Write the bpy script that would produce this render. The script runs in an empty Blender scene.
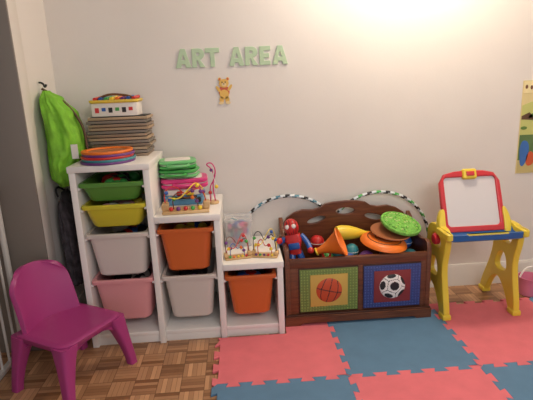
import bpy, bmesh, math, random
from mathutils import Matrix, Vector
random.seed(4)
sc=bpy.context.scene
sc.view_settings.view_transform='Standard'
pi=math.pi; cos=math.cos; sin=math.sin
# ---------------------------------------------------------------- materials
def lin(c):
    c=c/255.0
    return c/12.92 if c<=0.04045 else ((c+0.055)/1.055)**2.4
_m={}
def M(name,rgb,rough=0.5,bump=0.0,bscale=60,var=0.0,vscale=8,alpha=1,trans=0,spec=0.5,metal=0,emit=0):
    if name in _m: return _m[name]
    m=bpy.data.materials.new(name); m.use_nodes=True
    nt=m.node_tree; b=nt.nodes['Principled BSDF']
    col=(lin(rgb[0]),lin(rgb[1]),lin(rgb[2]),1)
    b.inputs['Base Color'].default_value=col
    b.inputs['Roughness'].default_value=rough
    b.inputs['Metallic'].default_value=metal
    b.inputs['Specular IOR Level'].default_value=spec
    b.inputs['Transmission Weight'].default_value=trans
    b.inputs['Alpha'].default_value=alpha
    if emit:
        b.inputs['Emission Color'].default_value=col; b.inputs['Emission Strength'].default_value=emit
    tc=nt.nodes.new('ShaderNodeTexCoord')
    if var>0:
        n=nt.nodes.new('ShaderNodeTexNoise'); n.inputs['Scale'].default_value=vscale; n.inputs['Detail'].default_value=4
        nt.links.new(tc.outputs['Object'],n.inputs['Vector'])
        r=nt.nodes.new('ShaderNodeValToRGB')
        r.color_ramp.elements[0].position=.3; r.color_ramp.elements[1].position=.7
        r.color_ramp.elements[0].color=(col[0]*(1-var),col[1]*(1-var),col[2]*(1-var),1)
        r.color_ramp.elements[1].color=tuple(min(1,c*(1+var)) for c in col[:3])+(1,)
        nt.links.new(n.outputs['Fac'],r.inputs['Fac']); nt.links.new(r.outputs['Color'],b.inputs['Base Color'])
    if bump>0:
        n=nt.nodes.new('ShaderNodeTexNoise'); n.inputs['Scale'].default_value=bscale; n.inputs['Detail'].default_value=3
        nt.links.new(tc.outputs['Object'],n.inputs['Vector'])
        bp=nt.nodes.new('ShaderNodeBump'); bp.inputs['Strength'].default_value=bump; bp.inputs['Distance'].default_value=.01
        nt.links.new(n.outputs['Fac'],bp.inputs['Height']); nt.links.new(bp.outputs['Normal'],b.inputs['Normal'])
    _m[name]=m; return m

def woodmat(name,c1,c2,scale=(2,20,20),rough=.35):
    if name in _m: return _m[name]
    m=bpy.data.materials.new(name); m.use_nodes=True; nt=m.node_tree; b=nt.nodes['Principled BSDF']
    tc=nt.nodes.new('ShaderNodeTexCoord'); mp=nt.nodes.new('ShaderNodeMapping'); mp.inputs['Scale'].default_value=scale
    n=nt.nodes.new('ShaderNodeTexNoise'); n.inputs['Scale'].default_value=3; n.inputs['Detail'].default_value=8; n.inputs['Distortion'].default_value=.6
    r=nt.nodes.new('ShaderNodeValToRGB'); r.color_ramp.elements[0].position=.3; r.color_ramp.elements[1].position=.7
    r.color_ramp.elements[0].color=tuple(lin(c) for c in c1)+(1,); r.color_ramp.elements[1].color=tuple(lin(c) for c in c2)+(1,)
    nt.links.new(tc.outputs['Object'],mp.inputs['Vector']); nt.links.new(mp.outputs['Vector'],n.inputs['Vector'])
    nt.links.new(n.outputs['Fac'],r.inputs['Fac']); nt.links.new(r.outputs['Color'],b.inputs['Base Color'])
    b.inputs['Roughness'].default_value=rough
    _m[name]=m; return m

def parquet():
    m=bpy.data.materials.new('parquet'); m.use_nodes=True; nt=m.node_tree; b=nt.nodes['Principled BSDF']
    N=nt.nodes; L=nt.links
    tc=N.new('ShaderNodeTexCoord'); sx=N.new('ShaderNodeSeparateXYZ'); L.new(tc.outputs['Object'],sx.inputs[0])
    def mt(op,a,bb=None,c=None):
        n=N.new('ShaderNodeMath'); n.operation=op
        for i,v in enumerate((a,bb,c)):
            if v is None: continue
            if isinstance(v,(int,float)): n.inputs[i].default_value=v
            else: L.new(v,n.inputs[i])
        return n.outputs[0]
    S=.105; K=5
    x=mt('DIVIDE',sx.outputs['X'],S); y=mt('DIVIDE',sx.outputs['Y'],S)
    cx=mt('FLOOR',x); cy=mt('FLOOR',y); fx=mt('FRACT',x); fy=mt('FRACT',y)
    par=mt('FLOORED_MODULO',mt('ADD',cx,cy),2.0)
    a=mt('ADD',mt('MULTIPLY',fx,par),mt('MULTIPLY',fy,mt('SUBTRACT',1.0,par)))
    ak=mt('MULTIPLY',a,float(K)); idx=mt('FLOOR',ak); fr=mt('FRACT',ak)
    cmb=N.new('ShaderNodeCombineXYZ'); L.new(cx,cmb.inputs[0]); L.new(cy,cmb.inputs[1]); L.new(idx,cmb.inputs[2])
    wn=N.new('ShaderNodeTexWhiteNoise'); wn.noise_dimensions='3D'; L.new(cmb.outputs[0],wn.inputs['Vector'])
    r=N.new('ShaderNodeValToRGB')
    r.color_ramp.elements[0].color=(lin(128),lin(88),lin(58),1); r.color_ramp.elements[1].color=(lin(202),lin(156),lin(116),1)
    mixv=mt('ADD',mt('MULTIPLY',wn.outputs['Value'],.6),mt('MULTIPLY',par,.4))
    L.new(mixv,r.inputs['Fac'])
    g=mt('LESS_THAN',mt('MINIMUM',fr,mt('SUBTRACT',1.0,fr)),0.04)
    g2=mt('LESS_THAN',mt('MINIMUM',mt('MINIMUM',fx,fy),mt('MINIMUM',mt('SUBTRACT',1.0,fx),mt('SUBTRACT',1.0,fy))),.016)
    gg=mt('MAXIMUM',g,g2)
    mx=N.new('ShaderNodeMix'); mx.data_type='RGBA'
    L.new(mt('MULTIPLY',gg,.6),mx.inputs[0]); L.new(r.outputs['Color'],mx.inputs[6]); mx.inputs[7].default_value=(lin(84),lin(54),lin(34),1)
    L.new(mx.outputs[2],b.inputs['Base Color']); b.inputs['Roughness'].default_value=.38
    return m

# ---------------------------------------------------------------- mesh helpers
def mk(name,bm,mats):
    me=bpy.data.meshes.new(name); bm.to_mesh(me); bm.free()
    for m in (mats if isinstance(mats,(list,tuple)) else [mats]): me.materials.append(m)
    o=bpy.data.objects.new(name,me); sc.collection.objects.link(o); return o
def box(x0,x1,y0,y1,z0,z1,m,bev=.003,seg=2):
    bm=bmesh.new(); bmesh.ops.create_cube(bm,size=1)
    bmesh.ops.transform(bm,verts=bm.verts,matrix=Matrix.Translation(((x0+x1)/2,(y0+y1)/2,(z0+z1)/2))@Matrix.Diagonal((x1-x0,y1-y0,z1-z0,1)))
    if bev>0: bmesh.ops.bevel(bm,geom=bm.edges[:],offset=bev,segments=seg,affect='EDGES',profile=.5)
    return mk('p',bm,m)
def loft(rings,m,cap0=True,cap1=True,closed=True):
    bm=bmesh.new(); vs=[[bm.verts.new(p) for p in r] for r in rings]
    n=len(rings[0])
    for i in range(len(vs)-1):
        for j in range(n if closed else n-1):
            k=(j+1)%n
            try: bm.faces.new((vs[i][j],vs[i][k],vs[i+1][k],vs[i+1][j]))
            except: pass
    if cap0: bm.faces.new(vs[0][::-1])
    if cap1: bm.faces.new(vs[-1])
    bmesh.ops.recalc_face_normals(bm,faces=bm.faces)
    return mk('p',bm,m)
def rr(cx,cy,hx,hy,r,z,n=5):
    pts=[]
    for q,(sx,sy) in enumerate(((1,1),(-1,1),(-1,-1),(1,-1))):
        for i in range(n+1):
            a=q*pi/2+i/n*pi/2
            pts.append(Vector((cx+sx*(hx-r)+r*cos(a),cy+sy*(hy-r)+r*sin(a),z)))
    return pts
def lathe(prof,m,c=(0,0,0),n=28,cap0=True,cap1=True):
    return loft([[Vector((c[0]+r*cos(2*pi*i/n),c[1]+r*sin(2*pi*i/n),c[2]+z)) for i in range(n)] for r,z in prof],m,cap0,cap1)
def sph(c,r,m,seg=16,sc3=(1,1,1)):
    bm=bmesh.new(); bmesh.ops.create_uvsphere(bm,u_segments=seg,v_segments=max(8,seg//2+2),radius=r)
    bmesh.ops.transform(bm,verts=bm.verts,matrix=Matrix.Translation(c)@Matrix.Diagonal((sc3[0],sc3[1],sc3[2],1)))
    return mk('p',bm,m)
def tomesh(o,mtx=None):
    dg=bpy.context.evaluated_depsgraph_get(); dg.update()
    me=bpy.data.meshes.new_from_object(o.evaluated_get(dg))
    if mtx is not None: me.transform(mtx)
    n=bpy.data.objects.new('p',me); sc.collection.objects.link(n)
    bpy.data.objects.remove(o); return n
def tube(pts,r,m,cyc=False,smooth=True,radii=None,res=3):
    cu=bpy.data.curves.new('c','CURVE'); cu.dimensions='3D'; cu.bevel_depth=r; cu.bevel_resolution=res; cu.use_fill_caps=True
    s=cu.splines.new('NURBS' if smooth else 'POLY'); s.points.add(len(pts)-1)
    for i,p in enumerate(pts):
        s.points[i].co=(p[0],p[1],p[2],1)
        if radii: s.points[i].radius=radii[i]
    s.use_cyclic_u=cyc
    if smooth: s.order_u=3; s.use_endpoint_u=True; s.resolution_u=5
    cu.materials.append(m)
    o=bpy.data.objects.new('c',cu); sc.collection.objects.link(o); return tomesh(o)
PL={'XY':Matrix.Identity(4),
    'XZ':Matrix(((1,0,0,0),(0,0,-1,0),(0,1,0,0),(0,0,0,1))),
    'YZ':Matrix(((0,0,1,0),(1,0,0,0),(0,1,0,0),(0,0,0,1)))}
def prism(loops,th,m,plane='XZ',off=0,bev=.002,smooth=False):
    """solid slab centred on plane offset"""
    cu=bpy.data.curves.new('c','CURVE'); cu.dimensions='2D'; cu.fill_mode='BOTH'
    cu.extrude=max(th/2-bev,0.0001); cu.bevel_depth=bev; cu.bevel_resolution=1; cu.offset=-bev
    for lp in loops:
        s=cu.splines.new('NURBS' if smooth else 'POLY'); s.points.add(len(lp)-1)
        for i,p in enumerate(lp): s.points[i].co=(p[0],p[1],0,1)
        s.use_cyclic_u=True
        if smooth: s.order_u=3; s.resolution_u=6
    cu.materials.append(m)
    o=bpy.data.objects.new('c',cu); sc.collection.objects.link(o)
    T={'XY':Matrix.Translation((0,0,off)),'XZ':Matrix.Translation((0,off,0)),'YZ':Matrix.Translation((off,0,0))}[plane]
    return tomesh(o,T@PL[plane])
def ell(cx,cy,a,b,n=24,rot=0):
    return [(cx+a*cos(t)*cos(rot)-b*sin(t)*sin(rot),cy+a*cos(t)*sin(rot)+b*sin(t)*cos(rot)) for t in [2*pi*i/n for i in range(n)]]
def rrect2(x0,x1,y0,y1,r,n=5):
    return [(p.x,p.y) for p in rr((x0+x1)/2,(y0+y1)/2,(x1-x0)/2,(y1-y0)/2,r,0,n)]
def xf(o,mtx): o.data.transform(mtx); return o
def RT(loc,rx=0,ry=0,rz=0,s=1):
    return Matrix.Translation(loc)@Matrix.Rotation(rz,4,'Z')@Matrix.Rotation(ry,4,'Y')@Matrix.Rotation(rx,4,'X')@Matrix.Scale(s,4)
def join(name,parts,mtx=None,ang=35):
    bm=bmesh.new(); mats=[]
    for o in parts:
        me=o.data; me.transform(o.matrix_world)
        base=len(bm.faces); mp=[]
        for m in me.materials:
            if m not in mats: mats.append(m)
            mp.append(mats.index(m))
        bm.from_mesh(me); bm.faces.ensure_lookup_table()
        for f in bm.faces[base:]: f.material_index=mp[min(f.material_index,len(mp)-1)] if mp else 0
    for o in parts: bpy.data.objects.remove(o)
    if mtx is not None: bmesh.ops.transform(bm,verts=bm.verts,matrix=mtx)
    for f in bm.faces: f.smooth=True
    for e in bm.edges:
        if len(e.link_faces)==2 and e.calc_face_angle(0)>math.radians(ang): e.smooth=False
    xs=[v.co for v in bm.verts]
    lo=Vector([min(c[i] for c in xs) for i in range(3)]); hi=Vector([max(c[i] for c in xs) for i in range(3)])
    org=Vector(((lo.x+hi.x)/2,(lo.y+hi.y)/2,lo.z))
    bmesh.ops.translate(bm,verts=bm.verts,vec=-org)
    o=mk(name,bm,mats); o.location=org; return o
# ---------------------------------------------------------------- common mats
white=M('white_laminate',(234,230,226),.4)
wallm=M('wall_paint',(224,219,214),.32,bump=.04,bscale=90,var=.02,vscale=3)
trimw=M('trim_white',(215,210,203),.45)
D=2.645; XL=-.97
# ---------------------------------------------------------------- room
def solo(name,parts): return join(name,parts)
solo('floor',[box(-2.6,2.6,-1.5,D+.1,-.05,0,parquet(),0)])
solo('wall_back',[box(-2.6,2.6,D,D+.12,0,2.5,wallm,0)])
solo('wall_left',[box(XL-.26,XL,2.24,D,0,2.5,wallm,0)])
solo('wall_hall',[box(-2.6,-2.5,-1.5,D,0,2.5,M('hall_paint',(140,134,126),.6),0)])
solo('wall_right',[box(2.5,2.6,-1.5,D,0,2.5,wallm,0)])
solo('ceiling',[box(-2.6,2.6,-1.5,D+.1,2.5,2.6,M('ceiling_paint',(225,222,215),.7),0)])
solo('trim_1',[box(XL-.3,XL+.006,2.2,2.24,0,2.5,M('jamb_shade',(124,117,110),.5),.003),  # jamb end face: its shadow is put into the grey-beige colour
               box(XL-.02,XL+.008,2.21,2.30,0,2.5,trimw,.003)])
def baseboard(name,x0,x1):
    prof=[(0,0),(.016,0),(.016,.10),(.012,.115),(.012,.125),(.006,.14),(0,.14)]
    rings=[[Vector((x,D-a,b)) for a,b in prof] for x in (x0,x1)]
    return solo(name,[loft(rings,trimw)])
baseboard('baseboard_back',XL,2.5)
solo('baseboard_left',[box(XL,XL+.014,2.3,D-.016,0,.14,trimw,.003)])
# ---------------------------------------------------------------- foam mat
TZ=.012
pinkf=M('foam_pink',(222,114,124),.8,bump=.25,bscale=350,var=.05,vscale=12)
bluef=M('foam_blue',(90,128,160),.8,bump=.25,bscale=350,var=.06,vscale=12)
def edge(A,B,n=11,amp=.013):
    A=Vector(A);B=Vector(B);d=(B-A);L=d.length;d/=L;nr=Vector((-d.y,d.x))
    pts=[A.copy()]; st=L/n
    for i in range(n):
        s=1 if i%2==0 else -1
        c=A+d*st*(i+.5)
        pts.append(c-d*(st*.60 if i>0 else st*.3)+nr*amp*s)
        pts.append(c+d*(st*.60 if i<n-1 else st*.3)+nr*amp*s)
    pts.append(B.copy()); return pts
def tile(pls,m):
    out=[]
    for p in pls: out+=[(q.x,q.y) for q in p[:-1]]
    return prism([out],TZ,m,'XY',TZ/2,.0018)
mx,my,T=-.1637,1.7836,.6
H={};V={}
for i in range(4):
    for j in range(4):
        y=my+T*(j-2); x=mx+T*i
        H[(i,j)]=edge((x,y),(x+T,y)); V[(i,j)]=edge((x,y),(x,y+T))
for j in range(4): V[(4,j)]=edge((mx+4*T,my+T*(j-2)),(mx+4*T,my+T*(j-1)))
parts=[]
for j in range(3):
    for i in range(4):
        m=pinkf if (i+j)%2==0 else bluef
        l=V[(i,j)]; r=V[(i+1,j)]; b=H[(i,j)]; t=H[(i,j+1)]
        if j==2 and i==0:
            yc=2.18; lc=[p for p in l if p.y<yc-.02]+[Vector((mx,yc))]
            tc=[Vector((mx,yc)),Vector((.195,yc)),Vector((.195,my+T))]+[p for p in t if p.x>.21]
            parts.append(tile([b,r,tc[::-1],lc[::-1]],m))
        else: parts.append(tile([b,r,t[::-1],l[::-1]],m))
join('foam_play_mat',parts)
# ---------------------------------------------------------------- storage unit
F=2.187; BK=2.612
X=[-.8025,-.445,-.129,.1875]; TOP=[.94,.6765,.41]
p=[]; t=.03
heights=[.94,.94,.6765,.41]
vx=[(X[0],X[0]+t),(X[1]-t/2,X[1]+t/2),(X[2]-t/2,X[2]+t/2),(X[3]-t,X[3])]
for (a,b),hh in zip(vx,heights): p.append(box(a,b,F,BK,0,hh-.0005,white,.002))
p.append(box(X[0]-.004,X[1]+t/2+.004,F-.006,BK,.912,.942,white,.003))
p.append(box(X[1]+t/2,X[2]+t/2+.004,F-.006,BK,.646,.678,white,.003))
p.append(box(X[2]+t/2,X[3]+.004,F-.006,BK,.380,.412,white,.003))
cols=[(vx[0][1],vx[1][0]),(vx[1][1],vx[2][0]),(vx[2][1],vx[3][0])]
for a,b in cols:
    p.append(box(a,b,F+.012,BK,.045,.065,white,.002))
    p.append(box(a,b,F+.02,F+.04,0,.047,white,.001))
rails=[[.838,.73,.585,.345],[.59,.345],[.325]]
for (a,b),rz in zip(cols,rails):
    for q in rz:
        p.append(box(a,a+.012,F+.01,BK-.01,q-.012,q,white,.001))
        p.append(box(b-.012,b,F+.01,BK-.01,q-.012,q,white,.001))
join('storage_shelf',p)
def bin_(ci,zt,zb,m,fill=None):
    a,b=cols[ci]; cx=(a+b)/2; hw=(b-a)/2-.004; cy=(F+BK)/2-.012; hy=.205
    iw=hw-.014; bw=iw-.022
    R=[rr(cx,cy,bw-.01,hy-.035,.03,zb),rr(cx,cy,bw,hy-.028,.035,zb+.008),rr(cx,cy,iw,hy-.012,.03,zt-.022),
       rr(cx,cy,hw,hy-.001,.02,zt-.020),rr(cx,cy,hw,hy,.02,zt-.004),rr(cx,cy,hw-.003,hy-.003,.02,zt),
       rr(cx,cy,iw-.002,hy-.015,.028,zt),rr(cx,cy,iw-.003,hy-.017,.028,zt-.01),rr(cx,cy,bw-.003,hy-.032,.032,zb+.012),rr(cx,cy,bw-.012,hy-.04,.028,zb+.006)]
    ps=[loft(R,m)]
    if fill:
        rnd=random.Random(int(zt*1000)+ci)
        for k in range(16):
            xx=cx+rnd.uniform(-.8,.8)*(iw-.05); yy=cy+rnd.uniform(-.85,.85)*(hy-.06)
            zz=zb+(zt-zb)*.62
            ps.append(sph((xx,yy,zz),rnd.uniform(.03,.04),rnd.choice(fill),12,(1,1,.9)))
    return join('storage_bin',ps)
grn=M('bin_green',(86,140,58),.35); yel=M('bin_yellow',(200,190,52),.35); wbin=M('bin_white',(206,197,190),.4); pk=M('bin_pink',(220,152,156),.4); org=M('bin_orange',(204,100,46),.35)
dk=M('toy_black',(35,33,36),.5); red=M('toy_red',(200,45,45),.35); blu=M('toy_blue',(40,90,170),.35); ylw=M('toy_yellow',(236,205,60),.35); gr2=M('toy_green',(70,165,80),.35); pur=M('toy_purple',(110,60,130),.4)
bin_(0,.858,.765,grn,[dk,red,gr2]); bin_(0,.75,.635,yel,[ylw,pk,wbin]); bin_(0,.605,.380,wbin,[blu,dk,red]); bin_(0,.365,.135,pk,[wbin,dk])
bin_(1,.61,.385,org,[ylw,blu]); bin_(1,.365,.125,wbin,[dk,pur,dk]); bin_(2,.345,.12,org,[dk,red,blu])
# ---------------------------------------------------------------- tower top: puzzle stack, craft box, hoops
woodE=woodmat('puzzle_wood',(112,92,74),(160,138,114)); woodL=woodmat('light_wood',(190,150,100),(220,185,135))
p=[]; z=.9425; pcs=[woodE,M('board_grey',(128,118,108),.6),M('board_tan',(172,148,120),.6)]
for k in range(12):
    th=.0172; dx=random.uniform(-.012,.012); dy=random.uniform(-.01,.01)
    p.append(box(-.768+dx,-.468+dx,2.44+dy*.6,2.62+dy*.2,z,z+th-.004,pcs[k%3],.002))
    p.append(box(-.758+dx,-.478+dx,2.45+dy*.6,2.61+dy*.2,z+th-.004,z+th,dk,0)); z+=th  # inset black slab stands in for the shaded gap between boards
join('wooden_puzzle_stack',p); zt=z
p=[]; wcard=M('card_white',(232,226,220),.5)
p.append(box(-.740,-.51,2.455,2.585,zt+.001,zt+.07,wcard,.004))
yl2=M('lid_yellow',(228,196,70),.4)
cxb=-.625
p.append(loft([rr(cxb,2.52,.118,.07,.015,zt+.068),rr(cxb,2.52,.124,.075,.018,zt+.074),rr(cxb,2.52,.124,.075,.018,zt+.084),rr(cxb,2.52,.116,.068,.014,zt+.084),rr(cxb,2.52,.112,.065,.014,zt+.074)],yl2))
orp=M('toy_orange',(236,122,40),.4)
for k,(m) in enumerate([red,blu,gr2,ylw,orp,pur,blu,red]):
    xx=-.723+k*.028
    p.append(tube([(xx,2.47,zt+.088),(xx+.008,2.565,zt+.094)],.009,m,smooth=False))
for k,m in enumerate([red,blu,dk,gr2,dk,red]):
    p.append(box(-.722+k*.034,-.702+k*.034,2.4535,2.456,zt+.02+(k%2)*.008,zt+.045,m,0))
p.append(tube([(-.71,2.50,zt+.09),(-.67,2.49,zt+.110),(-.61,2.50,zt+.110),(-.55,2.49,zt+.10),(-.53,2.50,zt+.09)],.006,M('toy_brown',(110,70,40),.5)))
join('craft_supply_box',p)
def ring(c,R,r,m,seg=48,mm=8,sz=1):
    return loft([[Vector((c[0]+(R+r*cos(2*pi*j/mm))*cos(a),c[1]+(R+r*cos(2*pi*j/mm))*sin(a),c[2]+sz*r*sin(2*pi*j/mm))) for j in range(mm)] for a in [2*pi*i/seg for i in range(seg+1)]],m,False,False)
p=[];z=.943
for k,m in enumerate([pur,M('toy_teal',(60,140,150),.4),red,pur,orp]):
    cx=-.643+(k%2)*.006; R=.124-.002*k
    p.append(lathe([(R-.02,0),(R+.004,.0),(R+.006,.006),(R+.004,.0112),(R-.018,.0112),(R-.022,.006),(R-.02,0)],m,(cx,2.302,z+k*.0118),n=48,cap0=False,cap1=False))
    if k in(2,4): p.append(lathe([(.0,.0),(R-.018,.0),(R-.018,.004),(0,.004)],M('plate_tan',(176,112,72),.5),(cx,2.302,z+k*.0118+.001),n=40))
join('plate_stack',p)
# ---------------------------------------------------------------- mid tier toys
def bead_maze(name,loc,rz,s=1.0,cols_=(red,blu,ylw),hs=1.0,sd=1,wr=.0028,br=.0105):
    p=[box(-.115,.115,-.055,.055,0,.016,woodL,.006)]
    p.append(box(-.118,-.085,-.035,.035,.016,.05,woodL,.008)); p.append(box(.085,.118,-.035,.035,.016,.05,woodL,.008))
    paths=[[(-.10,0,.045),(-.11,.01,.13),(-.05,.03,.17),(0,.0,.10),(.03,-.03,.14),(.09,-.02,.16),(.10,0,.045)],
           [(-.095,.02,.04),(-.09,-.03,.11),(-.03,-.045,.08),(.02,-.02,.15),(.06,.03,.19),(.10,.04,.10),(.095,.02,.04)],
           [(-.06,0,.01),(-.07,.0,.09),(-.03,.02,.12),(.0,.02,.06),(.04,0,.10),(.06,-.01,.06),(.06,0,.01)]]
    paths=[[(a,b,c if c<.05 else .045+(c-.045)*hs) for a,b,c in q] for q in paths]
    for q,m in zip(paths,cols_): p.append(tube(q,wr,m))
    rnd=random.Random(sd)
    bc=[red,blu,ylw,gr2,pur,orp]
    for q in paths:
        for k in (1,4,5):
            pc=Vector(q[k-1]).lerp(Vector(q[k]),.5).lerp(Vector(q[k]).lerp(Vector(q[(k+1)%7]),.5),.5)
            p.append(sph(pc,br,rnd.choice(bc),12))
    for xx in(-.07,-.035,0,.035,.07): p.append(sph((xx,-.04,.026),.011,rnd.choice(bc),12))
    return join(name,p,RT(loc,0,0,rz,s))
Z2=.6785; Z3=.4125
wbr=M('wire_brown',(110,60,40),.4)
bead_maze('bead_maze',(-.280,2.262,Z2),.05,1.0,(red,ylw,wbr),.70,3)
bead_maze('bead_maze',(-.038,2.275,Z3),.15,.60,(wbr,red,blu),1.25,6,.0034,.015)
bead_maze('bead_maze',(.104,2.275,Z3),-.25,.60,(dk,ylw,red),1.5,9,.0034,.015)
pinkp=M('toy_pink',(214,60,130),.35); lime=M('toy_lime',(110,190,120),.35); grayp=M('toy_grey',(170,170,172),.4)
def slab(x0,x1,y0,y1,z0,z1,m,r=.03):
    cx,cy=(x0+x1)/2,(y0+y1)/2;hx,hy=(x1-x0)/2,(y1-y0)/2; b=min(.006,(z1-z0)/2.2)
    return loft([rr(cx,cy,hx-b,hy-b,r,z0),rr(cx,cy,hx,hy,r,z0+b),rr(cx,cy,hx,hy,r,z1-b),rr(cx,cy,hx-b,hy-b,r,z1)],m)
join('toy_activity_case',[slab(-.415,-.205,2.39,2.59,Z2,Z2+.05,M('toy_skyblue',(90,150,190),.4)),slab(-.41,-.21,2.395,2.585,Z2+.05,Z2+.085,wcard),
   tube([(-.36,2.39,Z2+.045),(-.35,2.365,Z2+.045),(-.25,2.365,Z2+.045),(-.24,2.39,Z2+.045)],.007,dk),
   slab(-.34,-.31,2.386,2.40,Z2+.05,Z2+.075,red,.005),slab(-.29,-.25,2.386,2.40,Z2+.05,Z2+.075,ylw,.005),slab(-.24,-.215,2.386,2.40,Z2+.01,Z2+.04,dk,.005)])
def laptop(x0,x1,y0,y1,z,h,m,m2,rz,tilt=0):
    a,b=-(x1-x0)/2,(x1-x0)/2; d=(y1-y0)/2
    q=[slab(a,b,-d,d,0,h*.42,m,.045),slab(a+.006,b-.006,-d+.006,d,h*.40,h*.58,wcard,.045),slab(a,b,-d,d,h*.56,h,m2,.045),
       tube([(-.055,-d+.005,h*.5),(-.05,-d-.034,h*.5),(.05,-d-.034,h*.5),(.055,-d+.005,h*.5)],h*.17,m2),
       slab(a+.03,b-.03,-d+.03,d-.03,h-.001,h+.003,wcard,.02)]
    join('toy_laptop',q,RT(((x0+x1)/2,(y0+y1)/2,z),0,tilt,rz))
z=Z2+.087
laptop(-.425,-.180,2.385,2.57,z,.050,pinkp,pinkp,.08); z+=.055
laptop(-.43,-.225,2.40,2.565,z,.042,lime,gr2,-.12); z+=.047
laptop(-.43,-.235,2.40,2.565,z,.042,gr2,lime,.14)
join('wire_bead_toy',[lathe([(.03,0),(.03,.01),(.026,.014)],woodL,(-.152,2.40,Z2),n=20),
    tube([(-.165,2.40,Z2+.01),(-.17,2.395,Z2+.09),(-.135,2.39,Z2+.13),(-.150,2.39,Z2+.19),(-.18,2.37,Z2+.215),(-.145,2.375,Z2+.225),(-.125,2.385,Z2+.17),(-.155,2.39,Z2+.10),(-.14,2.40,Z2+.01)],.0032,pinkp),
    tube([(-.145,2.41,Z2+.01),(-.125,2.40,Z2+.10),(-.15,2.38,Z2+.15),(-.125,2.39,Z2+.20),(-.165,2.41,Z2+.01)],.0028,wcard),
    sph((-.165,2.395,Z2+.06),.010,red,12),sph((-.130,2.395,Z2+.09),.010,ylw,12),sph((-.152,2.388,Z2+.18),.009,pur,12)])
clear=M('clear_plastic',(225,225,228),.15,alpha=.35)
p=[loft([rr(-.030,2.50,.070,.065,.015,Z3),rr(-.030,2.50,.078,.075,.018,Z3+.14),rr(-.030,2.50,.080,.080,.018,Z3+.142),rr(-.030,2.50,.080,.080,.018,Z3+.155),rr(-.030,2.5,.075,.07,.018,Z3+.158)],clear)]
rnd=random.Random(5)
for k in range(70):
    m=rnd.choice([pinkp,M('toy_teal',(60,140,150),.4),dk,red,wcard,blu,pur])
    p.append(xf(box(-.018,.018,-.010,.010,-.008,.008,m,.004),RT((-.030+rnd.uniform(-.045,.045),2.5+rnd.uniform(-.045,.045),Z3+.02+k*.0016),rnd.random()*3,rnd.random()*3,rnd.random()*3)))
join('craft_bead_container',p)
# ---------------------------------------------------------------- toy chest
cw=woodmat('chest_wood',(84,46,28),(118,68,42),(3,14,30),.35); cwd=woodmat('chest_wood_dark',(62,34,24),(84,48,32),(3,14,30),.4)
z0=TZ; x0,x1=.205,.985; yf=2.262; yb=2.60
p=[]
side=[(yf-.004,z0),(yf-.004,.40),(yf+.01,.435),(yf+.04,.445),(yf+.10,.43),(yf+.17,.43),(yf+.24,.46),(yf+.29,.50),(yb,.52),(yb,z0)]
for xx in (x0+.012,x1-.012): p.append(prism([side],.024,cw,'YZ',xx,.003))
c=(x0+x1)/2
half=[(0,.605),(.07,.602),(.12,.592),(.15,.57),(.19,.562),(.25,.565),(.30,.55),(.345,.52),(.375,.47),(.38,.44)]
outl=[(c+a,b) for a,b in half]+[(c+.38,z0+.02),(c-.38,z0+.02)]+[(c-a,b) for a,b in half[::-1][:-1]]
holes=[ell(c,.545,.055,.020),ell(c-.17,.50,.055,.018,rot=.25),ell(c+.17,.50,.055,.018,rot=-.25)]
p.append(prism([outl]+holes,.02,cw,'XZ',yb-.012,.003))
p.append(box(x0+.02,x1-.02,yf+.004,yf+.018,z0+.03,.378,cwd,.001))
p.append(box(x0+.02,x1-.02,yf-.002,yf+.022,.335,.385,cw,.004))
for a,b in ((x0+.02,.272),(.592,.618),(.932,x1-.02)): p.append(box(a,b,yf-.001,yf+.02,z0+.06,.34,cw,.002))
skirt=[(x0-.008,z0),(x0-.008,.065),(x1+.008,.065),(x1+.008,z0),(x1-.07,z0),(x1-.09,z0+.012),(x0+.09,z0+.012),(x0+.07,z0)]
p.append(prism([skirt],.02,cw,'XZ',yf-.008,.003))
p.append(box(x0-.004,x1+.004,yf-.012,yf+.004,.063,.074,cwd,.003))
p.append(box(x0+.02,x1-.02,yf+.015,yb-.02,z0+.03,z0+.045,cw,0))
olive=M('panel_green',(112,132,70),.5); tan=M('panel_yellow',(200,165,80),.5); bb=M('basketball_orange',(190,76,40),.5); mar=M('panel_maroon',(132,48,50),.5); sblue=M('panel_blue',(58,72,132),.5); wh=M('ball_white',(235,232,228),.4)
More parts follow.
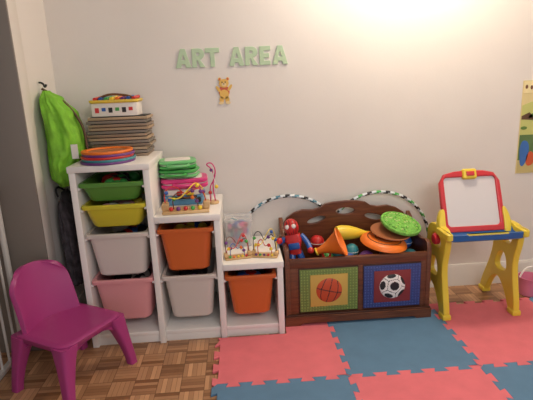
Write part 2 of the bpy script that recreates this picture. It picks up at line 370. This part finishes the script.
def panel(xa,xb,za,zb,bord,inner,stud,ball):
    q=[box(xa,xb,yf-.004,yf+.008,za,zb,bord,.001),box(xa+.055,xb-.055,yf-.008,yf+.004,za+.03,zb-.03,inner,.001)]
    cx,cz=(xa+xb)/2,(za+zb)/2
    nx=20;nz=15
    for i in range(nx):
        for j in range(nz):
            sx=xa+.009+(xb-xa-.018)*i/(nx-1); sz=za+.009+(zb-za-.018)*j/(nz-1)
            if xa+.05<sx<xb-.05 and za+.025<sz<zb-.025: continue
            bm=bmesh.new(); bmesh.ops.create_cone(bm,cap_ends=True,segments=6,radius1=.0045,radius2=.004,depth=.004,matrix=Matrix.Translation((sx,yf-.006,sz))@Matrix.Rotation(pi/2,4,'X'))
            q.append(mk('p',bm,stud))
    r=.070
    bm=bmesh.new(); bmesh.ops.create_icosphere(bm,subdivisions=5,radius=1)
    if ball=='soccer':
        ph=(1+5**.5)/2
        iv=[Vector(v).normalized() for v in [(0,a,b*ph) for a in(1,-1) for b in(1,-1)]+[(a,b*ph,0) for a in(1,-1) for b in(1,-1)]+[(b*ph,0,a) for a in(1,-1) for b in(1,-1)]]
        Rm=iv[0].rotation_difference(Vector((.12,-1,.1)).normalized())
        iv=[Rm@v for v in iv]
        for f in bm.faces:
            cc=f.calc_center_median().normalized()
            ds=sorted([v.angle(cc) for v in iv])
            f.material_index=1 if (ds[0]<.36 or (ds[0]>.5 and abs(ds[0]-ds[1])<.04)) else 0
        mats=[wh,dk]
    else:
        for f in bm.faces:
            cc=f.calc_center_median().normalized()
            d=min(abs(cc.x),abs(cc.z),abs(abs(cc.x)-.62+.25*cc.z*cc.z))
            f.material_index=1 if d<.03 else 0
        mats=[bb,dk]
    s=Matrix.Translation((cx,yf-.006,cz))@Matrix.Rotation(.25,4,'Y')@Matrix.Diagonal((r,.014,r,1))
    bmesh.ops.transform(bm,verts=bm.verts,matrix=s)
    q.append(mk('p',bm,mats)); return q
p+=panel(.28,.59,.085,.325,olive,tan,M('stud_green',(140,160,84),.5),'basket')
p+=panel(.622,.93,.085,.325,sblue,mar,M('stud_blue',(74,92,156),.5),'soccer')
join('toy_chest',p)
# ---------------------------------------------------------------- hula hoops
def hoop(c,R,mats,pat,tilt=0):
    bm=bmesh.new(); n=144; k=8; r=.0095; V_=[]
    for i in range(n):
        a=2*pi*i/n
        V_.append([bm.verts.new(((R+r*cos(2*pi*j/k))*cos(a),r*sin(2*pi*j/k),(R+r*cos(2*pi*j/k))*sin(a))) for j in range(k)])
    for i in range(n):
        for j in range(k):
            f=bm.faces.new((V_[i][j],V_[(i+1)%n][j],V_[(i+1)%n][(j+1)%k],V_[i][(j+1)%k]))
            f.material_index=pat[((i+j//2)//2)%len(pat)]
    bmesh.ops.recalc_face_normals(bm,faces=bm.faces)
    return join('hula_hoop',[mk('p',bm,mats)],Matrix.Translation(c)@Matrix.Rotation(tilt,4,'X'))
hw=M('hoop_white',(214,222,228),.25); ht=M('hoop_teal',(80,130,150),.25)
hoop((.265,2.6305,.325),.315,[hw,ht,dk],[0,1,0,2])
hoop((.80,2.612,.325),.314,[hw,dk,gr2],[0,1,0,2])
# ---------------------------------------------------------------- toys in chest
p=[sph((0,0,.17),.042,red,20,(1,.95,1.15)),sph((-.016,-.034,.178),.013,wh,12,(1,.5,1)),sph((.018,-.034,.178),.013,wh,12,(1,.5,1)),
   loft([rr(0,0,.035,.022,.015,.02),rr(0,0,.032,.022,.015,.05),rr(0,0,.048,.028,.018,.10),rr(0,0,.04,.022,.015,.13)],red),
   box(-.03,.03,-.032,-.02,.05,.085,blu,.004),
   tube([(-.045,0,.118),(-.075,-.01,.085),(-.07,-.05,.11)],.015,blu),tube([(.045,0,.118),(.078,-.01,.08),(.085,-.04,.04)],.015,blu),
   sph((-.07,-.055,.115),.018,red,12),sph((.087,-.045,.035),.018,red,12),
   tube([(-.018,0,.03),(-.03,-.03,-.03),(-.03,0,-.09)],.018,blu),tube([(.018,0,.03),(.035,-.02,-.03),(.03,0,-.09)],.018,blu),
   sph((-.03,-.012,-.095),.022,red,12,(1,1.6,.8)),sph((.03,-.012,-.095),.022,red,12,(1,1.6,.8))]
for k in range(-2,3): p.append(tube([(k*.016,-.030-.004*(2-abs(k)),.215-.004*abs(k)),(k*.017,-.042+.003*abs(k),.17),(k*.012,-.03,.135)],.0014,dk))
join('action_figure',p,RT((.285,2.40,.345),-.15,-.18,-.2,1.0))
join('toy_megaphone',[lathe([(.016,0),(.02,.03),(.034,.07),(.070,.14),(.080,.146),(.077,.152),(.064,.143),(.030,.07),(.012,.01),(.016,0)],orp,n=32,cap0=False,cap1=False),
    ring((0,0,.005),.018,.005,ylw),tube([(.03,0,.07),(.06,0,.06),(.05,0,.02),(.02,0,.03)],.007,red)],RT((.385,2.36,.385),.0,1.15,-.25))
join('toy_bat',[lathe([(.008,0),(.018,.002),(.018,.012),(.012,.018),(.015,.07),(.030,.12),(.040,.17),(.041,.22),(.032,.25),(.008,.258)],ylw,n=24)],RT((.76,2.50,.42),0,-1.42,.15))
join('toy_frisbee',[lathe([(0,.004),(.06,.004),(.10,0),(.118,-.014),(.124,-.022),(.128,-.018),(.124,-.006),(.106,.008),(.06,.012),(0,.012)],orp,n=40,cap0=False,cap1=False),ring((0,0,.012),.05,.003,M('toy_brown',(110,70,40),.5)),ring((0,0,.010),.09,.003,M('toy_brown',(110,70,40),.5))],RT((.765,2.38,.425),.10,.13,0))
join('toy_plate',[lathe([(0,0),(.08,0),(.105,.012),(.11,.016),(.108,.02),(.078,.006),(0,.006)],M('toy_tan',(170,104,66),.5),n=40,cap0=False,cap1=False)],RT((.805,2.40,.450),.16,.08,0))
p=[sph((0,0,0),.10,M('plush_green',(120,185,80),.8,bump=.5,bscale=120,var=.25,vscale=60),32,(1,1,.24))]
rnd=random.Random(2)
for k in range(110):
    a=rnd.random()*2*pi; r=.1*math.sqrt(rnd.random()); zz=.024*math.sqrt(max(0,1-(r/.1)**2))
    p.append(sph((r*cos(a),r*sin(a),zz),.0055,rnd.choice([_m['plush_green'],M('plush_lime',(160,205,90),.8),_m['plush_green'],M('plush_pale',(196,214,140),.8)]),8))
join('toy_tambourine',p+[ring((0,0,0),.106,.008,_m['plush_green'],sz=1.4)],RT((.870,2.42,.500),.28,.20,0))
tealm=M('toy_teal',(60,140,150),.4)
bc=[blu,pur,red,tealm,tealm,gr2,orp]
for k,(xx,yy,zz,r) in enumerate([(.56,2.345,.33,.042),(.66,2.345,.335,.045),(.42,2.34,.285,.042),(.90,2.345,.33,.045),(.60,2.44,.35,.04),(.465,2.45,.31,.035),(.75,2.34,.30,.038),(.92,2.48,.37,.04),(.67,2.44,.29,.04),(.42,2.53,.38,.042),(.53,2.52,.30,.045),(.81,2.45,.31,.045)]):
    join('toy_ball',[sph((xx,yy,zz),r,bc[k%7],20),ring((xx,yy,zz),r*.99,.002,wh)])
# ---------------------------------------------------------------- easel
ey=M('easel_yellow',(230,204,66),.35); er=M('easel_red',(200,48,58),.35); eb=M('easel_blue',(40,96,160),.35); ewb=M('whiteboard',(214,210,212),.3)
p=[]
def sideA(xx,lean):
    out=[(2.20,.0),(2.195,.06),(2.225,.20),(2.235,.30),(2.20,.40),(2.19,.47),(2.22,.505),(2.30,.51),(2.40,.50),(2.44,.44),(2.43,.34),(2.47,.22),(2.55,.07),(2.56,.0),(2.51,.0),(2.485,.05),(2.44,.13),(2.38,.17),(2.32,.13),(2.27,.05),(2.25,.0)]
    h1=[(2.29,.22),(2.30,.30),(2.34,.33),(2.38,.30),(2.41,.22),(2.36,.21)]
    h2=[(2.26,.39),(2.26,.44),(2.31,.46),(2.37,.45),(2.38,.40),(2.32,.38)]
    o=prism([out,h1,h2],.034,ey,'YZ',0,.006,smooth=True)
    Sh=Matrix.Identity(4); Sh[0][2]=-lean
    return xf(o,Matrix.Translation((xx,0,0))@Sh)
p+=[sideA(1.07,.03),sideA(1.455,.03)]
for xx in(1.07,1.455):
    for yy in(2.225,2.535): p.append(box(xx-.024,xx+.024,yy-.035,yy+.03,.0,.03,ey,.008))
for xx in(1.057,1.44): p.append(xf(lathe([(.03,0),(.03,.02),(.024,.026)],er,n=24),Matrix.Translation((xx-.012,2.30,.43))@Matrix.Rotation(-pi/2,4,'Y')))
tx=1.24
p.append(loft([rr(tx,2.215,.185,.05,.03,.452),rr(tx,2.215,.198,.062,.03,.46),rr(tx,2.215,.200,.065,.03,.492),rr(tx,2.215,.190,.053,.03,.492),rr(tx,2.215,.18,.045,.03,.468)],eb))
p.append(slab(tx-.215,tx-.182,2.145,2.29,.462,.502,ey,.013)); p.append(slab(tx+.182,tx+.215,2.145,2.29,.462,.502,ey,.013))
p.append(slab(tx-.11,tx+.11,2.150,2.166,.482,.497,ey,.007))
b=[]
hw_=.166; H_=.325
outer=[(-hw_,0),(-hw_,H_*.55),(-hw_+.002,H_*.82),(-hw_+.03,H_*.96),(-.08,H_*1.0),(0,H_*1.01),(.08,H_*1.0),(hw_-.03,H_*.96),(hw_-.002,H_*.82),(hw_,H_*.55),(hw_,0)]
b.append(prism([outer,rrect2(-hw_+.025,hw_-.025,.03,H_-.032,.02)],.03,er,'XZ',0,.006))
b.append(prism([rrect2(-hw_+.02,hw_-.02,.02,H_-.03,.015)],.008,ewb,'XZ',0,.001))
b.append(slab(-.038,.038,-.028,.012,H_-.045,H_+.010,ey,.01)); b.append(box(-.022,.022,-.034,-.026,H_-.03,H_-.005,er,.004))
for sx in(-1,1):
    q=[(sx*(hw_+.012),-.03),(sx*(hw_+.03),.02),(sx*(hw_+.026),.08),(sx*(hw_+.004),.13),(sx*(hw_-.012),.12),(sx*(hw_-.008),.05),(sx*(hw_-.012),-.02)]
    b.append(prism([q],.045,ey,'XZ',0,.006,smooth=True))
for o in b: xf(o,RT((tx-.012,2.27,.468),-.38,0,0))
p+=b
join('kids_easel',p,Matrix.Translation((-.012,0,TZ)))
# ---------------------------------------------------------------- child chair
mg=M('chair_magenta',(160,56,120),.36)
p=[]
SZ=.272
p.append(loft([rr(0,0,.150,.160,.05,SZ-.035),rr(0,0,.158,.168,.055,SZ-.03),rr(0,0,.163,.172,.055,SZ-.006),rr(0,0,.155,.165,.05,SZ),rr(0,0,.13,.14,.045,SZ-.002),rr(0,0,.08,.09,.04,SZ-.008)],mg))
def leg(sx,sy,z1=SZ-.01):
    R=[]
    for tt in [0,.15,.4,.7,1]:
        z=tt*z1; ox=sx*(.165-.040*tt**1.3); oy=sy*(.185-.05*tt**1.3); s=.019+.022*tt**2
        R.append(rr(ox,oy,s*1.05,s*1.05,s*.45,z,3))
    return loft(R,mg)
for sx in(1,-1):
    for sy in(1,-1): p.append(leg(sx,sy))
def apron(A,B,th=.014):
    n=14; rings=[]
    A=Vector(A);B=Vector(B); d=(B-A).normalized(); nr=Vector((-d.y,d.x,0))
    for i in range(n+1):
        s=i/n; c=A.lerp(B,s); low=SZ-.035-.06*(abs(2*s-1)**3)
        rings.append([c+nr*th/2+Vector((0,0,SZ-.012)),c-nr*th/2+Vector((0,0,SZ-.012)),c-nr*th/2+Vector((0,0,low)),c+nr*th/2+Vector((0,0,low))])
    return loft(rings,mg)
p+=[apron((.14,-.14,0),(.14,.14,0)),apron((-.13,.15,0),(.13,.15,0)),apron((-.13,-.15,0),(.13,-.15,0)),apron((-.14,-.14,0),(-.14,.14,0))]
bm=bmesh.new(); nu,nv=24,20; G=[]
for j in range(nv+1):
    v=j/nv; row=[]
    w=.150-.004*v - (.040*max(0,(v-.70)/.30)**2.5)
    for i in range(nu+1):
        u=2*i/nu-1
        z=SZ-.03+v*.285 - .03*max(0,v-.5)*2*(u*u)**1.5
        xx=-.148-.070*v**1.2+ .055*(u*u)
        row.append(bm.verts.new((xx,u*w,z)))
    G.append(row)
for j in range(nv):
    for i in range(nu): bm.faces.new((G[j][i],G[j][i+1],G[j+1][i+1],G[j+1][i]))
o=mk('b',bm,mg)
md=o.modifiers.new('s','SOLIDIFY'); md.thickness=.022; md.offset=0
md=o.modifiers.new('b','BEVEL'); md.width=.007; md.segments=3; md.angle_limit=math.radians(50)
md=o.modifiers.new('ss','SUBSURF'); md.levels=1
p.append(tomesh(o))
join('child_chair',p,RT((-.808,1.955,0),0,0,math.radians(-30)),ang=50)
# ---------------------------------------------------------------- hanging bags
def cloth(name,levels,m,seed,extra=None,fold=.10,rz=0,loc=(0,0,0)):
    rnd=random.Random(seed); ph=[rnd.random()*6 for _ in range(6)]
    n=72; rings=[]
    L=[]
    K=8
    for i in range(len(levels)-1):
        for k in range(K):
            s=k/K; s2=s*s*(3-2*s); L.append([a+(b-a)*s2 if q!=0 else a+(b-a)*s for q,(a,b) in enumerate(zip(levels[i],levels[i+1]))])
    L.append(levels[-1])
    for z,cx,cy,ax,ay in L:
        r_=[]
        for i in range(n):
            a=2*pi*i/n
            f=1+fold*sin(5*a+ph[0]+z*9)+fold*.7*sin(9*a+ph[1]-z*16)+fold*.35*sin(17*a+ph[2]+z*25)
            r_.append(Vector((cx+ax*f*cos(a),cy+ay*f*sin(a),z)))
        rings.append(r_)
    ps=[loft(rings,m)]+(extra or [])
    return join(name,ps,RT(loc,0,0,rz),ang=80)
lg=M('lime_fabric',(118,182,46),.75,bump=.5,bscale=40,var=.28,vscale=14)
tag=box(-.822,-.79,2.325,2.328,.96,1.03,wcard,0)
strap=M('strap_brown',(90,60,45),.6)
ex=[tube([(-.955,2.42,1.30),(-.93,2.42,1.285),(-.87,2.42,1.25),(-.81,2.43,1.17),(-.775,2.43,1.08),(-.775,2.42,1.0)],.006,strap),
    tube([(-.965,2.42,1.33),(-.945,2.42,1.33),(-.938,2.42,1.30),(-.93,2.42,1.32)],.005,dk)]
cloth('hanging_jacket',[(1.29,-.935,2.42,.015,.03),(1.25,-.912,2.42,.045,.085),(1.17,-.885,2.42,.070,.115),(1.07,-.872,2.42,.084,.12),(.985,-.873,2.42,.082,.12),(.93,-.890,2.41,.062,.115),(.86,-.888,2.40,.055,.105),(.82,-.885,2.40,.035,.07)],lg,3,ex+[tag],.09)
dkf=M('dark_pattern_fabric',(62,56,62),.8,var=.55,vscale=30)
cloth('hanging_tote_bag',[(.78,-.925,2.44,.006,.05),(.72,-.915,2.43,.028,.11),(.60,-.90,2.43,.046,.13),(.42,-.895,2.43,.050,.13),(.30,-.895,2.43,.045,.12),(.28,-.895,2.43,.02,.08)],dkf,7,
   [tube([(-.94,2.38,.76),(-.958,2.40,.79),(-.962,2.44,.80),(-.958,2.48,.79),(-.94,2.50,.76)],.005,dk)],.07)
# ---------------------------------------------------------------- baby gate
gm=M('gate_white',(196,194,190),.35); p=[]
gx=-1.14
p.append(tube([(gx,2.17,.03),(gx,2.17,.86)],.014,gm,smooth=False)); p.append(box(gx-.012,gx+.012,1.15,2.16,.03,.055,gm,.004)); p.append(box(gx-.012,gx+.012,1.15,2.16,.80,.825,gm,.004))
for k in range(14): 
    y=2.10-k*.07; p.append(tube([(gx,y,.05),(gx,y,.805)],.006,gm,smooth=False))
p.append(tube([(gx,1.14,.0),(gx,1.14,.84)],.016,gm,smooth=False))
p.append(box(gx-.02,gx+.025,2.08,2.165,.80,.86,dk,.008)); p.append(tube([(gx+.02,2.15,.84),(gx+.045,2.11,.87)],.009,dk,smooth=False))
p.append(tube([(gx,2.17,0),(gx,2.17,.04)],.022,dk,smooth=False))
join('baby_gate',p)
# ---------------------------------------------------------------- wall letters (cut-out strokes)
lt=M('letter_green',(184,210,178),.6)
W=.0235; HH=.098
def glyph(ch,x,w):
    h=HH; q=[]
    if ch=='A':
        out=[(0,0),(w*.34,h),(w*.66,h),(w,0),(w-.027,0),(w-.032,.018),(.032,.018),(.027,0)]
        q=[[out,[(w*.5-.010,.040),(w*.5,.068),(w*.5+.010,.040)]]]
    elif ch=='R':
        r=h*.30
        out=[(0,0),(0,h),(w*.5,h)]+[(w*.5+(w*.47)*sin(t),h-r+r*cos(t)) for t in [pi*k/10 for k in range(1,10)]]+[(w*.62,h-2*r),(w,0),(w-.029,0),(w*.42,h-2*r-.004),(W,h-2*r-.004),(W,0)]
        q=[[out,[(W,h-r-.008),(W,h-r+.008),(w*.52,h-r+.008),(w*.60,h-r),(w*.52,h-r-.008)]]]
    elif ch=='T': q=[[[(0,h),(w,h),(w,h-.024),(w/2+W/2,h-.024),(w/2+W/2,0),(w/2-W/2,0),(w/2-W/2,h-.024),(0,h-.024)]]]
    elif ch=='E': q=[[[(0,0),(0,h),(w,h),(w,h-.022),(W,h-.022),(W,h*.5+.011),(w*.88,h*.5+.011),(w*.88,h*.5-.011),(W,h*.5-.011),(W,.022),(w,.022),(w,0)]]]
    return [prism([[(a+x,b+1.381) for a,b in lp] for lp in g],.007,lt,'XZ',D-.004,.0012) for g in q]
p=[]; 
for ch,xx,w in [('A',-.318,.082),('R',-.229,.070),('T',-.157,.076),('A',-.030,.082),('R',.058,.070),('E',.136,.060),('A',.206,.084)]:
    p+=glyph(ch,xx,w)
join('wall_letters_art_area',p)
# decal: little bear in a red shirt waving
dy_=M('decal_yellow',(226,184,96),.6); dt=M('decal_tan',(236,210,160),.6); dr=M('decal_red',(204,96,74),.6)
p=[]
def E(cx,cy,a,b,m,lay,rot=0): p.append(prism([ell(cx,cy,a,b,24,rot)],.0022,m,'XZ',D-.0014-.0012*lay,.0004))
E(-.067,1.247,.030,.036,dr,1); E(-.067,1.232,.026,.026,dy_,2)
E(-.066,1.292,.027,.023,dy_,3); E(-.088,1.314,.009,.010,dy_,2); E(-.044,1.314,.009,.010,dy_,2); E(-.088,1.314,.005,.006,dr,3); E(-.044,1.314,.005,.006,dr,3)
E(-.066,1.285,.013,.010,dt,4); E(-.075,1.298,.003,.004,dk,5); E(-.058,1.298,.003,.004,dk,5); E(-.066,1.289,.004,.003,dk,5)
E(-.098,1.262,.008,.020,dy_,2,.6); E(-.034,1.268,.008,.020,dy_,2,-.6)
E(-.083,1.203,.012,.018,dy_,2,.1); E(-.051,1.203,.012,.018,dy_,2,-.1); E(-.086,1.187,.014,.008,dt,3); E(-.048,1.187,.014,.008,dt,3)
join('wall_decal_bear',p)
# poster
p=[box(1.64,2.02,D-.004,D-.001,.70,1.24,M('poster_cream',(222,206,150),.5),0)]
def fl(lp,col,name,lay=1,sm=True): p.append(prism([lp],.0015,M(name,col,.55),'XZ',D-.004-.0012*lay,.0002,sm))
fl([(1.645,1.235),(2.015,1.235),(2.015,1.17),(1.645,1.17)],(236,222,170),'poster_top',1,False)
fl([(1.645,1.10),(1.70,1.12),(1.80,1.08),(1.90,1.12),(2.015,1.10),(2.015,.93),(1.645,.93)],(196,200,120),'poster_leafy',1,False)
fl([(1.645,.93),(2.015,.93),(2.015,.80),(1.645,.78)],(90,120,70),'poster_darkgreen',1,False)
fl([(1.645,.78),(2.015,.80),(2.015,.705),(1.645,.705)],(196,180,120),'poster_sand',1,False)
fl([(1.645,1.04),(1.69,1.06),(1.72,1.035),(1.80,1.02),(1.80,1.005),(1.72,1.015),(1.645,1.02)],(92,66,46),'poster_branch',2,False)
fl([(1.65,.86),(1.665,.90),(1.70,.89),(1.71,.84),(1.70,.78),(1.68,.74),(1.66,.75),(1.655,.80)],(60,110,180),'poster_bird_blue',2)
fl([(1.69,.80),(1.72,.84),(1.75,.80),(1.74,.75),(1.70,.74)],(206,90,50),'poster_bird_red',2)
for k in range(7): fl(ell(1.66+.03*k,1.205-.004*(k%2),.008,.012,10),(110,70,50),'poster_text',2)
for k in range(9): fl(ell(1.665+.04*k,1.0+.07*(k%3)-.03,.02,.010,12,rot=.6*k),(96,132,60),'poster_leaf',2)
join('wall_poster',p)
# pink toy at right edge
p=[lathe([(.05,0),(.055,.005),(.062,.07),(.068,.11),(.070,.114),(.065,.114),(.052,.02),(0,.02)],M('bucket_pink',(215,125,155),.4),n=28),
   tube([(-.066,0,.11),(-.05,0,.16),(0,0,.18),(.05,0,.16),(.066,0,.11)],.005,wh)]
join('toy_bucket',p,RT((1.68,2.46,0)))
# ---------------------------------------------------------------- ceiling lamp + lights
LX,LY=.98,2.24
p=[lathe([(.02,0),(.10,-.02),(.13,-.06),(.12,-.10),(.07,-.135),(0,-.145)],M('lamp_glass',(255,232,196),.3,emit=7),n=36,cap0=True,cap1=False),lathe([(.045,.02),(.045,0)],white)]
join('ceiling_lamp',p,RT((LX,LY,2.48)))
def light(kind,name,loc,e,col,**k):
    l=bpy.data.lights.new(name,kind); l.energy=e; l.color=col
    for a,b in k.items(): setattr(l,a,b)
    o=bpy.data.objects.new(name,l); o.location=loc; sc.collection.objects.link(o); return o
light('POINT','ceiling_lamp_bulb',(LX,LY,2.12),37,(1,.85,.67),shadow_soft_size=.12)
o=light('AREA','fill_light',(1.0,-.6,2.4),50,(1,.965,.94),shape='RECTANGLE',size=1.6,size_y=1.2); o.rotation_euler=(math.radians(35),0,0)  # added soft fill from behind the camera, no fixture
w=bpy.data.worlds.new('w'); sc.world=w; w.use_nodes=True; w.node_tree.nodes['Background'].inputs[0].default_value=(.95,.97,1,1); w.node_tree.nodes['Background'].inputs[1].default_value=.58
# ---------------------------------------------------------------- camera
f,pt,ro,ya,h=465.0,.2458,.0406,-.0539,1.283
def ray(a,b):
    c,s=cos(ro),sin(ro); uu=a*c-b*s; vv=a*s+b*c
    xr=uu/f; up=-vv/f
    c,s=cos(pt),sin(pt); y1=c+up*s; z=-s+up*c
    c,s=cos(ya),sin(ya); return Vector((xr*c-y1*s,xr*s+y1*c,z))
fw=ray(0,0); rt=(ray(1,0)-fw).normalized(); upv=-(ray(0,1)-fw).normalized(); fw.normalize()
cam=bpy.data.cameras.new('camera'); co=bpy.data.objects.new('camera',cam); sc.collection.objects.link(co)
cam.sensor_width=36; cam.lens=f/533*36
co.matrix_world=Matrix(((rt.x,upv.x,-fw.x,0),(rt.y,upv.y,-fw.y,0),(rt.z,upv.z,-fw.z,h),(0,0,0,1)))
sc.camera=co
